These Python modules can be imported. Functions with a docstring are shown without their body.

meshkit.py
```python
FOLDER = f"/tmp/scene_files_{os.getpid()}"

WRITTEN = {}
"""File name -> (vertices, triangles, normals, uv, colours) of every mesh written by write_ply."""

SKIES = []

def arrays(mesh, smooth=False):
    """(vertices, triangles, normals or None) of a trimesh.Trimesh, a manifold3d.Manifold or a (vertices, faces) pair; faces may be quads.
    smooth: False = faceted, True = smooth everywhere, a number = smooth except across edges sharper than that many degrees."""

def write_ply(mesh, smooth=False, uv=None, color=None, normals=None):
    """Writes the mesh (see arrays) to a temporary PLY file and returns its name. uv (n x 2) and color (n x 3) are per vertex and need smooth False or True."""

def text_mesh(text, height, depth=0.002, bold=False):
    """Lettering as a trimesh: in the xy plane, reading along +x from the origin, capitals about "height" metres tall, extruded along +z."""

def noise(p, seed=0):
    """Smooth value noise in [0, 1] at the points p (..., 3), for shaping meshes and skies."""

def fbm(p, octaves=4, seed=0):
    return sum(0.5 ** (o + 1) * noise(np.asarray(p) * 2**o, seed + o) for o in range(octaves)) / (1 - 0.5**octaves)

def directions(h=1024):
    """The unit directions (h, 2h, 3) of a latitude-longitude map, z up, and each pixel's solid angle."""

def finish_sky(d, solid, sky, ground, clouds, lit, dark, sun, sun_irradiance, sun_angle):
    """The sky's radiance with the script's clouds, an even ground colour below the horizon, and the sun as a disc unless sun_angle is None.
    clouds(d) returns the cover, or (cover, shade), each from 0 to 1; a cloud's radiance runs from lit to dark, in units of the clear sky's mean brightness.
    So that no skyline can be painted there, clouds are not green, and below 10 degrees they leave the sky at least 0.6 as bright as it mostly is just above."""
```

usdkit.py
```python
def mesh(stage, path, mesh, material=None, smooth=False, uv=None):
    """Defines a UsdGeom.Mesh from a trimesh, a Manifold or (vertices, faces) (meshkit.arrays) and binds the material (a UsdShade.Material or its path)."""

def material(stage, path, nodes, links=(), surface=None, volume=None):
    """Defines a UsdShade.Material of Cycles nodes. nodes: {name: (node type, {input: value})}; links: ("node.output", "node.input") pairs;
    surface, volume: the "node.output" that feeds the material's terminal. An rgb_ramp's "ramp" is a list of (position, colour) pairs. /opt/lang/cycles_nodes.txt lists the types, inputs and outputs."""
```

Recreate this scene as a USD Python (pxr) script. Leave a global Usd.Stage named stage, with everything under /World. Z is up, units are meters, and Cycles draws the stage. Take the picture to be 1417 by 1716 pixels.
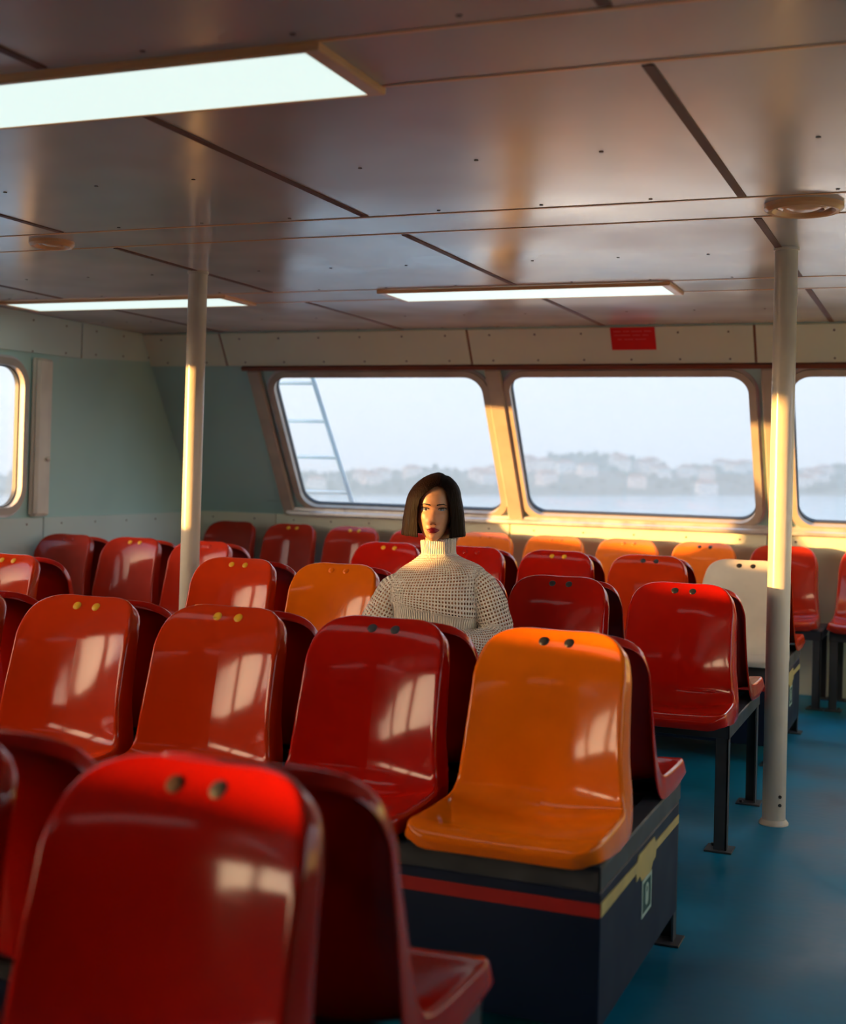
import math, random
import numpy as np, trimesh, usdkit, meshkit
import manifold3d as m3
from manifold3d import Manifold
from shapely.geometry import Polygon, box as sbox
from pxr import Usd, UsdGeom, UsdLux, UsdShade, Gf, Sdf, Vt

random.seed(7)
RNG = np.random.default_rng(7)
stage = Usd.Stage.CreateInMemory()
UsdGeom.SetStageUpAxis(stage, UsdGeom.Tokens.z)
UsdGeom.SetStageMetersPerUnit(stage, 1.0)
UsdGeom.Xform.Define(stage, '/World')

# ------------------------------------------------------------------ camera
FPX, YAW, PITCH, ROLL, PPY = 2187.0, math.radians(21.949), math.radians(0.791), math.radians(1.524), 758.7
EYE = np.array([0.0, 0.0, 1.25])
_cy, _sy = math.cos(YAW), math.sin(YAW)
FW = np.array([-_sy * math.cos(PITCH), _cy * math.cos(PITCH), math.sin(PITCH)])
_r = np.array([_cy, _sy, 0.0])
_u = np.cross(_r, FW)
RT = math.cos(ROLL) * _r + math.sin(ROLL) * _u
UP = -math.sin(ROLL) * _r + math.cos(ROLL) * _u
APERTURE = 58.6
cam = UsdGeom.Camera.Define(stage, '/World/camera')
cam.CreateHorizontalApertureAttr(APERTURE)
cam.CreateVerticalApertureAttr(APERTURE * 1716 / 1417)
cam.CreateFocalLengthAttr(FPX / 1417 * APERTURE)
cam.CreateVerticalApertureOffsetAttr((PPY - 858.0) / 1417 * APERTURE)
cam.CreateFStopAttr(5.2)
cam.CreateFocusDistanceAttr(4.3)
cam.CreateClippingRangeAttr(Gf.Vec2f(0.05, 20000))
EXPOSURE = 1.2
cam.CreateExposureAttr(EXPOSURE)
_m = np.eye(4); _m[0, :3], _m[1, :3], _m[2, :3], _m[3, :3] = RT, UP, -FW, EYE
cam.AddTransformOp().Set(Gf.Matrix4d(*_m.ravel().tolist()))

# ------------------------------------------------------------------ sky and sun
SUN_AZ, SUN_EL = math.atan2(-0.64, -0.77), math.radians(2.4)
SUN = np.array([math.cos(SUN_AZ) * math.cos(SUN_EL), math.sin(SUN_AZ) * math.cos(SUN_EL), math.sin(SUN_EL)])
SKY_STRENGTH = 1.0
SUN_STRENGTH = 2.1
sky = UsdLux.DomeLight.Define(stage, '/World/sky')
sky.CreateIntensityAttr(1.0)
skym = usdkit.material(stage, '/World/Looks/sky_look', {
    'tc': ('texture_coordinate', {}),
    'sep': ('separate_xyz', {}),
    'ramp': ('rgb_ramp', {'ramp': [(0.0, (1.32, 1.22, 1.20)), (0.04, (1.44, 1.32, 1.28)), (0.12, (1.28, 1.29, 1.31)), (0.3, (0.80, 0.96, 1.12)), (0.6, (0.42, 0.66, 0.98)), (1.0, (0.28, 0.50, 0.86))]}),
    'dot': ('vector_math', {'math_type': 'dot_product', 'vector2': tuple(SUN)}),
    'pos': ('math', {'math_type': 'maximum', 'value2': 0.0}),
    'pw': ('math', {'math_type': 'power', 'value2': 10.0}),
    'glow': ('mix_color', {'blend_type': 'mix', 'a': (0, 0, 0), 'b': (6.0, 3.7, 1.7), 'use_clamp': False}),
    'add': ('mix_color', {'blend_type': 'add', 'fac': 1.0, 'use_clamp': False, 'use_clamp_result': False}),
    'bg': ('background_shader', {'strength': SKY_STRENGTH})},
    [('tc.generated', 'sep.vector'), ('sep.z', 'ramp.fac'), ('tc.generated', 'dot.vector1'), ('dot.value', 'pos.value1'), ('pos.value', 'pw.value1'),
     ('pw.value', 'glow.fac'), ('ramp.color', 'add.a'), ('glow.result', 'add.b'), ('add.result', 'bg.color')], surface='bg.background')
UsdShade.MaterialBindingAPI.Apply(sky.GetPrim()).Bind(skym)

sun = UsdLux.DistantLight.Define(stage, '/World/sun')
sun.CreateAngleAttr(0.7)
sun.CreateNormalizeAttr(True)
sun.CreateIntensityAttr(SUN_STRENGTH)
sun.CreateColorAttr(Gf.Vec3f(1.0, 0.48, 0.13))
_z = SUN; _x = np.cross([0, 0, 1], _z); _x /= np.linalg.norm(_x); _y = np.cross(_z, _x)
_m = np.eye(4); _m[0, :3], _m[1, :3], _m[2, :3] = _x, _y, _z
sun.AddTransformOp().Set(Gf.Matrix4d(*_m.ravel().tolist()))

# ------------------------------------------------------------------ helpers
USED = {}
def numbered(path):
    if path not in USED:
        USED[path] = 0
        return path
    USED[path] += 1
    return f'{path}_{USED[path]:03d}'

def tag(prim, label=None, cat=None, group=None, kind=None):
    p = prim.GetPrim() if hasattr(prim, 'GetPrim') else prim
    for k, v in (('label', label), ('category', cat), ('group', group), ('kind', kind)):
        if v:
            p.SetCustomDataByKey(k, v)
    return p

def thing(name, label, cat, loc=(0, 0, 0), rotz=0.0, group=None, kind=None):
    x = UsdGeom.Xform.Define(stage, numbered('/World/' + name))
    x.AddTranslateOp().Set(Gf.Vec3d(*map(float, loc)))
    if rotz:
        x.AddRotateZOp().Set(float(rotz))
    return tag(x, label, cat, group, kind)

def obj(name, mesh, mat, parent=None, smooth=False, uv=None):
    path = numbered((str(parent.GetPath()) if parent else '/World') + '/' + name)
    return usdkit.mesh(stage, path, mesh, mat, smooth=smooth, uv=uv).GetPrim()

def copy_of(src, name, label, loc, rotz=0.0, group=None):
    x = UsdGeom.Xform.Define(stage, numbered('/World/' + name))
    p = x.GetPrim()
    p.GetReferences().AddInternalReference(src.GetPath())
    x.ClearXformOpOrder()
    x.AddTranslateOp(opSuffix='at').Set(Gf.Vec3d(*map(float, loc)))
    x.AddRotateZOp(opSuffix='at').Set(float(rotz))
    p.SetInstanceable(True)
    return tag(p, label, src.GetCustomDataByKey('category'), group or src.GetCustomDataByKey('group'))

def bx(x0, x1, y0, y1, z0, z1, bevel=0.0):
    lo, hi = np.minimum((x0, y0, z0), (x1, y1, z1)).astype(float), np.maximum((x0, y0, z0), (x1, y1, z1)).astype(float)
    if bevel <= 0:
        return trimesh.creation.box(bounds=[lo, hi])
    b = min(bevel, (hi - lo).min() * 0.49)
    pts = []
    for ax in range(3):
        l, h = lo + b, hi - b
        l[ax], h[ax] = lo[ax], hi[ax]
        pts += [[(l, h)[i][0], (l, h)[j][1], (l, h)[k][2]] for i in (0, 1) for j in (0, 1) for k in (0, 1)]
    return trimesh.convex.convex_hull(np.array(pts))

def cat(*ms):
    return trimesh.util.concatenate([m for m in ms])

def cyl(p, q, r, n=24, r2=None):
    p, q = np.asarray(p, float), np.asarray(q, float)
    d = q - p; L = np.linalg.norm(d)
    m = trimesh.creation.cylinder(r, L, sections=n)
    if r2 is not None:
        top = m.vertices[:, 2] > 0
        v = m.vertices.copy(); v[top, :2] *= r2 / r; m.vertices = v
    m.apply_transform(trimesh.geometry.align_vectors([0, 0, 1], d / L))
    m.apply_translation((p + q) / 2)
    return m

def lathe(profile, n=40):
    return trimesh.creation.revolve(np.array(profile, float), sections=n)

def mat(name, color, rough=0.5, nodes=None, links=(), **kw):
    nd = {'p': ('principled_bsdf', {'base_color': color, 'roughness': rough, **kw})}
    nd.update(nodes or {})
    return usdkit.material(stage, '/World/Looks/' + name, nd, list(links), surface='p.BSDF')

def painted(name, color, rough, vary=0.12, scale=3.0, bump=0.02, bscale=60.0, rvary=0.08, **kw):
    """paint with a faint tone mottling, a slightly uneven gloss and orange-peel relief"""
    c = np.array(color)
    return mat(name, color, rough, {
        'g': ('geometry', {}),
        'n': ('noise_texture', {'scale': scale, 'detail': 2.0}),
        'r': ('rgb_ramp', {'ramp': [(0.3, tuple(c * (1 - vary))), (0.7, tuple(np.minimum(c * (1 + vary), 1)))]}),
        'rr': ('map_range', {'from_min': 0.3, 'from_max': 0.7, 'to_min': max(rough - rvary, 0.02), 'to_max': rough + rvary, 'clamp': True}),
        'n2': ('noise_texture', {'scale': bscale, 'detail': 1.0}),
        'b': ('bump', {'strength': bump, 'distance': 0.01})},
        [('g.position', 'n.vector'), ('g.position', 'n2.vector'), ('n.fac', 'r.fac'), ('r.color', 'p.base_color'), ('n.fac', 'rr.value'), ('rr.result', 'p.roughness'),
         ('n2.fac', 'b.height'), ('b.normal', 'p.normal')], **kw)

M = {}
M['ceiling'] = painted('ceiling_paint', (0.54, 0.50, 0.47), 0.22, 0.04, 1.2, 0.02, 25)
M['ceiling_gap'] = mat('ceiling_gap', (0.05, 0.035, 0.03), 0.8)
M['strip'] = painted('warm_lit_strip', (0.84, 0.46, 0.22), 0.30, 0.06)  # warm light caught by strips and lamp edges, put into the base colour
M['cover'] = painted('joint_cover_paint', (0.17, 0.09, 0.07), 0.6, 0.1, specular_ior_level=.2)
M['teal'] = painted('wall_paint', (0.42, 0.66, 0.63), 0.42, 0.05, 1.5, 0.03, 40)
M['rear'] = painted('rear_wall_paint', (0.10, 0.055, 0.035), 0.5, 0.1)
M['cream'] = painted('valance_paint', (0.76, 0.80, 0.64), 0.42, 0.05, 1.5, 0.03, 40)
M['pale'] = painted('pale_panel_paint', (0.58, 0.72, 0.68), 0.42, 0.05, 1.5, 0.03, 40)
M['joint'] = mat('wall_joint', (0.30, 0.13, 0.07), 0.6)
M['header'] = painted('header_shadow_colour', (0.20, 0.055, 0.03), 0.45)
M['frame'] = painted('window_frame_paint', (0.44, 0.385, 0.32), 0.32, 0.08, 6)
M['jamb'] = painted('jamb_paint', (0.74, 0.69, 0.58), 0.32, 0.05, 6)
M['alu'] = painted('aluminium', (0.60, 0.60, 0.60), 0.35, 0.08, 8, metallic=0.6)
M['gasket'] = mat('rubber_gasket', (0.035, 0.04, 0.045), 0.5)
M['pole'] = painted('pole_paint', (0.64, 0.58, 0.48), 0.28, 0.05, 5, 0.03, 30)
M['floor'] = painted('floor_paint', (0.001, 0.18, 0.31), 0.42, 0.35, 2.2, 0.08, 30, 0.10, specular_ior_level=.22)
M['steel'] = painted('frame_steel', (0.048, 0.052, 0.058), 0.42, 0.25, 8, specular_ior_level=.35)
M['boxpaint'] = painted('box_paint', (0.005, 0.012, 0.034), 0.5, 0.25, 4, specular_ior_level=.3)
M['redband'] = mat('red_band', (0.36, 0.008, 0.006), 0.5)
M['yellowband'] = painted('yellow_band', (0.52, 0.42, 0.16), 0.55, 0.15, 14)
M['sign_green'] = mat('pictogram_green', (0.01, 0.07, 0.06), 0.5)
M['sign_white'] = mat('pictogram_pale', (0.45, 0.60, 0.52), 0.5)
M['red_sign'] = mat('sign_red', (0.78, 0.015, 0.012), 0.45)
M['red_sign_text'] = mat('sign_text', (0.85, 0.16, 0.15), 0.5)
M['screw'] = mat('screw_head', (0.11, 0.09, 0.075), 0.5)
M['dark'] = mat('dark_hole', (0.02, 0.02, 0.02), 0.7)
M['diffuser'] = mat('lamp_diffuser', (0.8, 0.85, 0.83), 0.5, emission_color=(0.80, 1.0, 0.95), emission_strength=0.40)
M['glass'] = usdkit.material(stage, '/World/Looks/window_glass', {
    't': ('transparent_bsdf', {'color': (0.95, 0.96, 0.96)}), 'g': ('glossy_bsdf', {'roughness': 0.02}), 'f': ('layer_weight', {'blend': 0.5}), 'p': ('math', {'math_type': 'power', 'value2': 5.0}),
    'k': ('math', {'math_type': 'multiply_add', 'value2': 0.8, 'value3': 0.03}), 'm': ('mix_closure', {})},
    [('f.facing', 'p.value1'), ('p.value', 'k.value1'), ('k.value', 'm.fac'), ('t.BSDF', 'm.closure1'), ('g.BSDF', 'm.closure2')], surface='m.closure')

# ------------------------------------------------------------------ the cabin shell
XL, XR, YB, ZC, ZF = -4.87, 1.25, -4.3, 2.09, 0.015
Y_TOP, Z_TOP, Y_BOT, Z_BOT = 7.15, 2.09, 7.86, 0.925          # the raked front wall
SL = np.array([0, Y_TOP - Y_BOT, Z_TOP - Z_BOT]); SLEN = np.linalg.norm(SL); SL = SL / SLEN
SN = np.cross([1, 0, 0], SL)                                       # towards the cabin
def on_slope(m):
    """mesh in (x, distance up the slope, height off the slope) -> world"""
    v = m.vertices
    w = np.outer(v[:, 0], [1, 0, 0]) + np.outer(v[:, 1], SL) + np.outer(v[:, 2], SN) + np.array([0, Y_BOT, Z_BOT])
    return trimesh.Trimesh(w, m.faces, process=False)
def tz(z):
    return (z - Z_BOT) / SL[2]
def on_left(m):
    """mesh in (y, z, height off the wall) -> left wall, facing +x"""
    v = m.vertices
    return trimesh.Trimesh(np.stack([XL + v[:, 2], v[:, 0], v[:, 1]], 1), m.faces, process=False)
def on_right(m):
    v = m.vertices
    return trimesh.Trimesh(np.stack([XR - v[:, 2], v[:, 0], v[:, 1]], 1), m.faces[:, ::-1], process=False)
def pt(place, *ps):
    return place(trimesh.Trimesh(np.array(list(ps) + [ps[0]] * 3, float), [[0, 1, 2]], process=False)).vertices[:len(ps)]
def ext(poly, h0, h1):
    m = trimesh.creation.extrude_polygon(poly, h1 - h0, engine='earcut') if not hasattr(poly, 'geoms') else cat(*[trimesh.creation.extrude_polygon(g, h1 - h0, engine='earcut') for g in poly.geoms])
    m.apply_translation([0, 0, h0])
    return m
def rrect(x0, x1, y0, y1, r):
    return sbox(x0 + r, y0 + r, x1 - r, y1 - r).buffer(r, quad_segs=10)
def flat_boxes(rects, h0, h1, bevel=0.002):
    return [bx(a, b, c, d, h0, h1, bevel) for a, b, c, d in rects]

floor = obj('floor', bx(XL - .1, XR + .1, YB - .1, 7.95, -0.05, ZF), M['floor']); tag(floor, kind='structure', label='blue painted steel deck floor')

# ceiling: panels with joints between, cover strips along the cross seams
ceiling = tag(UsdGeom.Xform.Define(stage, numbered('/World/ceiling')), 'pale glossy ceiling of screwed metal panels', kind='structure')
obj('backing', bx(XL - .1, XR + .1, YB - .1, 7.3, ZC + 0.014, ZC + 0.06), M['ceiling_gap'], ceiling)
XS = [XL, -4.26, -3.035, -1.81, -0.582, 0.65, XR]
BANDS = [(YB, -2.62, 0), (-2.62, -2.32, 1), (-2.32, -1.0, 0), (-1.0, -0.68, 1), (-0.68, 0.66, 0), (0.66, 0.95, 1), (0.95, 2.285, 0), (2.285, 2.60, 1), (2.60, 3.95, 0), (3.95, 4.25, 1), (4.25, 5.55, 0), (5.55, 5.89, 1), (5.89, 7.16, 0)]
screws = []
def disc(c, n, r, h=0.002):
    return cyl(np.array(c), np.array(c) + np.array(n) * h, r, 8)
for y0, y1, strip in BANDS:
    if strip:
        obj('panel', bx(XL, XR, y0 + .003, y1 - .003, ZC, ZC + .012), M['ceiling'], ceiling)
        continue
    for a, b in zip(XS[:-1], XS[1:]):
        obj('panel', bx(a + .006, b - .006, y0 + .003, y1 - .003, ZC, ZC + .012, .002), M['ceiling'], ceiling)
        if b < XR:
            obj('joint_cover', bx(b - .016, b + .010, y0 + .02, y1 - .02, ZC - .003, ZC + .002, .001), M['cover'], ceiling)
        for fx in (0.22, 0.5, 0.78):
            for yy in ((y0 + y1) / 2 + .02, y1 - .05):
                screws.append(disc((a + (b - a) * fx, yy, ZC), (0, 0, -1), .006))
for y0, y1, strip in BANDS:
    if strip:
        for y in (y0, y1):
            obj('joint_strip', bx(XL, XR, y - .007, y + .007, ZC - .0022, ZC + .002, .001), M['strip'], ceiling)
tag(obj('screw_heads', cat(*screws), M['screw'], ceiling), kind='stuff')

# front wall
wall_front = tag(UsdGeom.Xform.Define(stage, numbered('/World/wall_front')), 'raked front wall with three wide windows over a low wainscot', kind='structure')
WIN = [(-3.99, -2.59), (-2.418, -1.035), (-0.80, 0.52)]
T0, T1 = tz(1.003), tz(1.822)
hole = [rrect(a - .02, b + .02, T0 - .02, T1 + .02, .12) for a, b in WIN]
face = sbox(XL - .05, -.02, XR + .05, SLEN + .02)
for h in hole:
    face = face.difference(h)
obj('raked_panel', on_slope(ext(face, -.06, 0)), M['teal'], wall_front, 40)
VS = [XL, -4.288, -2.627, -0.985, 0.66, XR]
screws = []
for a, b in zip(VS[:-1], VS[1:]):
    obj('valance_panel', on_slope(bx(a + .007, b - .007, tz(1.892), SLEN - .004, 0, .014, .002)), M['cream'], wall_front)
    n = max(2, int((b - a) / .27))
    for i in range(n):
        for t in (tz(1.915), tz(2.055)):
            c = pt(on_slope, (a + (i + .5) * (b - a) / n, t, .014))[0]
            screws.append(disc(c, SN, .006))
for x in VS[1:-1]:
    obj('joint', on_slope(bx(x - .007, x + .007, tz(1.892), SLEN - .01, 0, .006)), M['joint'], wall_front)
obj('header', on_slope(bx(-4.185, XR, tz(1.868), tz(1.889), 0, .030, .003)), M['header'], wall_front)  # thin strip draws the shadow gap under the valance in dark colour
WS = [XL, -4.22, -2.555, -0.975, 0.62, XR]
for a, b in zip(WS[:-1], WS[1:]):
    obj('wainscot_panel', bx(a + .004, b - .004, 7.835, 7.86, ZF, .932, .002), M['cream'], wall_front)
    n = max(2, int((b - a) / .27))
    for i in range(n):
        screws.append(disc((a + (i + .5) * (b - a) / n, 7.835, .895), (0, -1, 0), .006))
obj('wainscot_backing', bx(XL - .05, XR + .05, 7.858, 7.93, -.02, .93), M['joint'], wall_front)
tag(obj('screw_heads', cat(*screws), M['screw'], wall_front), kind='stuff')
sill = obj('trim_1', cat(bx(-4.12, XR, 7.785, 7.87, .930, .962, .008), bx(-4.12, XR, 7.80, 7.87, .955, .985, .006)), M['alu'])
tag(sill, 'pale aluminium sill under the front windows', kind='structure')

def window(n, poly, place, label, h=0.0, ring=.042, depth=.022):
    w = tag(UsdGeom.Xform.Define(stage, numbered(f'/World/window_{n}')), label, kind='structure')
    obj('frame', place(ext(poly.buffer(ring).difference(poly.buffer(.001)), h - .030, h + depth)), M['frame'], w, 40)
    obj('lip', place(ext(poly.buffer(ring + .014).difference(poly.buffer(ring - .012)), h - .005, h + .008)), M['alu'], w, 40)
    obj('gasket', place(ext(poly.buffer(.006).difference(poly.buffer(-.005)), h - .042, h - .016)), M['gasket'], w, 40)
    obj('pane', place(ext(poly.buffer(.008), h - .036, h - .030)), M['glass'], w)
    return w
LAB = ['wide raked front window with the ladder outside it', 'wide raked front window right of the woman, hills outside', 'raked front window at the right edge, partly behind the pole']
for i, (a, b) in enumerate(WIN):
    window(i + 1, rrect(a, b, T0, T1, .105), on_slope, LAB[i])
obj('trim_2', on_slope(bx(-4.15, -4.062, tz(.945), tz(1.868), 0, .034, .008)), M['frame']); tag(stage.GetPrimAtPath('/World/trim_2'), 'pale upright trim left of the first front window', kind='structure')
for k, x in enumerate((-2.503, -0.912, 0.62)):
    t = obj(f'trim_{k + 3}', on_slope(bx(x - .047, x + .047, tz(.97), tz(1.868), 0, .036, .006)), M['frame'])
    tag(t, ['pale mullion between the two main front windows', 'pale mullion behind the right pole', 'pale mullion right of the third front window'][k], kind='structure')

# side walls with their windows, and the rear wall
PITCH_W = 1.5
LWIN = [(4.69 - (k > 0) * .02 - PITCH_W * k, 5.99 - (k > 0) * .02 - PITCH_W * k) for k in range(6)]
ZSILL = [.985] + [1.07] * 5
screws = []
for side, place, nm in ((0, on_left, 'left'), (1, on_right, 'right')):
    w = tag(UsdGeom.Xform.Define(stage, numbered('/World/wall_' + nm)), f'pale green painted {nm} side wall with a row of windows', kind='structure')
    face = Polygon([(YB - .05, -.02), (7.93, -.02), (7.93, Z_BOT - .02), (7.22, 2.12), (YB - .05, 2.12)])
    for (a, b), z in zip(LWIN[:6 if not side else 3], ZSILL):
        face = face.difference(rrect(a - .02, b + .02, z - .025, 1.80, .13))
    obj('side_panel', place(ext(face, -.06, 0)), M['teal'], w, 40)
    vs = [YB, -1.9, 0.2, 2.3, 4.4, 6.51, 7.36]
    for a, b in zip(vs[:-1], vs[1:]):
        def zb(y):
            return 1.838 + .09 * max(0.0, (y - 5.9)) / 1.0 * .65
        top_b = min(b, 7.18)
        pg = Polygon([(a + .006, zb(a)), (b - .006, zb(b)), (top_b - .006, 2.088), (a + .006, 2.088)])
        obj('valance_panel', place(ext(pg, 0, .014)), M['pale'], w)
        n = max(2, int((b - a) / .27))
        for i in range(n):
            y = a + (i + .5) * (b - a) / n
            for z in (zb(y) + .025, 2.05):
                m = pt(place, (y, z, .014), (y, z, .016))
                screws.append(cyl(m[0], m[1], .006, 8))
        obj('joint', place(bx(a - .006, a + .006, zb(a), 2.085, 0, .006)), M['joint'], w)
    ws = [YB, -1.3, .2, 1.7, 3.2, 4.7, 6.2, 7.84]
    for a, b in zip(ws[:-1], ws[1:]):
        obj('wainscot_panel', place(bx(a + .004, b - .004, ZF, .922, 0, .016, .002)), M['pale'], w)
        for i in range(5):
            m = pt(place, (a + (i + .5) * (b - a) / 5, .885, .016), (a + (i + .5) * (b - a) / 5, .885, .018))
            screws.append(cyl(m[0], m[1], .006, 8))
    tag(obj('screw_heads', cat(*screws), M['screw'], w), kind='stuff'); screws = []
    for k, (a, b) in enumerate(LWIN[:6 if not side else 3]):
        window((4 if not side else 11) + k, rrect(a, b, ZSILL[k], 1.775, .115), place, f'{nm} side window number {k + 1} counted from the front')
    for k, y in enumerate([6.15] + [5.97 - 1.4 - PITCH_W * k for k in range(5)]):
        cw = .085 if k == 0 else .05
        t = obj(f'trim_{(6 if not side else 20) + k}', place(cat(bx(y - cw, y + cw, .93, 1.838, 0, .03, .012), bx(y - cw * .9, y + cw * .35, .93, 1.838, .02, .055, .02))), M['jamb'])
        tag(t, f'pale rounded jamb on the {nm} wall, number {k + 1} from the front', kind='structure')
knob = tag(obj('wall_knob', trimesh.creation.icosphere(2, .014).apply_translation([XL + .064, 6.16, 1.26]), M['jamb']), 'small pale knob on the jamb at the left edge', 'knob')
wall_back = tag(UsdGeom.Xform.Define(stage, numbered('/World/wall_back')), 'rear cabin wall behind the viewer', kind='structure')
def on_back(m):
    v = m.vertices
    return trimesh.Trimesh(np.stack([v[:, 0], YB + v[:, 2], v[:, 1]], 1), m.faces[:, ::-1], process=False)
obj('rear_panel', on_back(ext(sbox(XL - .05, -.02, XR + .05, 2.12), -.06, 0)), M['rear'], wall_back, 40)

# ------------------------------------------------------------------ poles, lamps, vents, sign
def pole(x, y, label, bolts=False):
    t = thing('pole', label, 'pole', (x, y, ZF), group=None)
    obj('tube', lathe([(0, 0), (.041, 0), (.041, ZC - ZF), (0, ZC - ZF)], 48), M['pole'], t, 40)
    obj('ceiling_collar', lathe([(.041, ZC - ZF - .012), (.046, ZC - ZF - .010), (.046, ZC - ZF), (.041, ZC - ZF)], 48), M['pole'], t, 40)
    obj('foot', lathe([(0, 0), (.052, 0), (.052, .006), (.043, .018), (0, .018)], 48), M['pole'], t, 40)
    for z in (.075, .105):
        a = math.atan2(-y, -x) + .5
        c = np.array([math.cos(a), math.sin(a), 0])
        obj('bolt', cyl(c * .038 + [0, 0, z], c * .044 + [0, 0, z], .006, 12), M['dark'], t)
pole(-0.560, 4.855, 'cream steel pole at right, standing beside the bench end', True)
pole(-3.045, 4.885, 'cream steel pole at left, rising behind the red seats')

def lamp(x0, x1, y0, y1, label):
    t = thing('ceiling_light', label, 'light', ((x0 + x1) / 2, (y0 + y1) / 2, ZC))
    hx, hy, h = (x1 - x0) / 2, (y1 - y0) / 2, .017
    outer = np.array([[-hx, -hy], [hx, -hy], [hx, hy], [-hx, hy]])
    ix, iy = hx - .036, hy - .014
    inner = np.array([[-ix, -iy], [ix, -iy], [ix, iy], [-ix, iy]])
    def ring(a, za, b, zb):
        v = np.vstack([np.c_[a, np.full(4, za)], np.c_[b, np.full(4, zb)]])
        f = [[i, (i + 1) % 4, 4 + (i + 1) % 4, 4 + i] for i in range(4)]
        return trimesh.Trimesh(v, [q for a_, b_, c_, d_ in f for q in ((a_, b_, c_), (a_, c_, d_))], process=False)
    mid = outer * np.array([(hx - .004) / hx, (hy - .004) / hy])
    fr = cat(ring(outer, -.001, outer, -h * .8), ring(outer, -h * .8, mid, -h), ring(mid, -h, inner, -h), ring(inner, -h, inner, -h + .004), ring(outer, -.001, inner, -.002))
    fr.fix_normals()
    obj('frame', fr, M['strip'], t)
    obj('diffuser', bx(-ix, ix, -iy, iy, -h + .002, -.004), M['diffuser'], t)
lamp(-2.56, -1.165, 2.285, 2.615, 'large fluorescent ceiling light nearest the viewer, top left')
lamp(-2.50, -1.125, 5.57, 5.885, 'slim fluorescent ceiling light over the woman, near the front windows')
lamp(-4.70, -3.315, 5.57, 5.885, 'slim fluorescent ceiling light at left, crossed by the left pole')
for _x, _w in ((-4.01, 'by the left wall'), (-1.84, 'in the middle of the ceiling'), (.30, 'by the right wall')):  # unseen lamps added here to brighten the seat fronts from above
    lamp(_x - .69, _x + .69, -.995, -.685, 'added unseen ceiling light behind the viewer ' + _w)

def vent(x, y, r, label):
    t = thing('ceiling_vent', label, 'vent', (x, y, ZC))
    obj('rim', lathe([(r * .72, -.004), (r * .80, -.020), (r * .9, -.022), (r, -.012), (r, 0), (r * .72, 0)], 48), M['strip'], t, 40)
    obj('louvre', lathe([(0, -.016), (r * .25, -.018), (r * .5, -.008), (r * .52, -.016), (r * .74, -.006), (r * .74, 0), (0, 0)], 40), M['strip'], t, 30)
vent(-0.425, 4.10, .118, 'round ceiling vent above the right pole')
vent(-3.20, 4.085, .085, 'small round ceiling vent near the left edge')

sg = thing('notice_plate', 'red notice plate with faint lines of text above the front windows', 'sign')
obj('plate', on_slope(bx(-1.772, -1.522, tz(1.968), tz(2.086), .014, .019, .001)), M['red_sign'], sg)
marks = []
for row, (t, words) in enumerate(((2.066, (.05, .04, .06, .045)), (2.046, (.10, .05, .035)), (2.024, (.03, .055, .06)))):
    x = -1.752 + (.018 if row == 2 else 0)
    for wlen in words:
        n = int(wlen / .0085)
        for i in range(n):
            marks.append(on_slope(bx(x + i * .0085, x + i * .0085 + .006, tz(t) - .0035, tz(t) + .0035 * RNG.uniform(.4, 1), .019, .0197)))
        x += n * .0085 + .012
tag(obj('text_lines', cat(*marks), M['red_sign_text'], sg), 'faint unreadable lettering')

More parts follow.
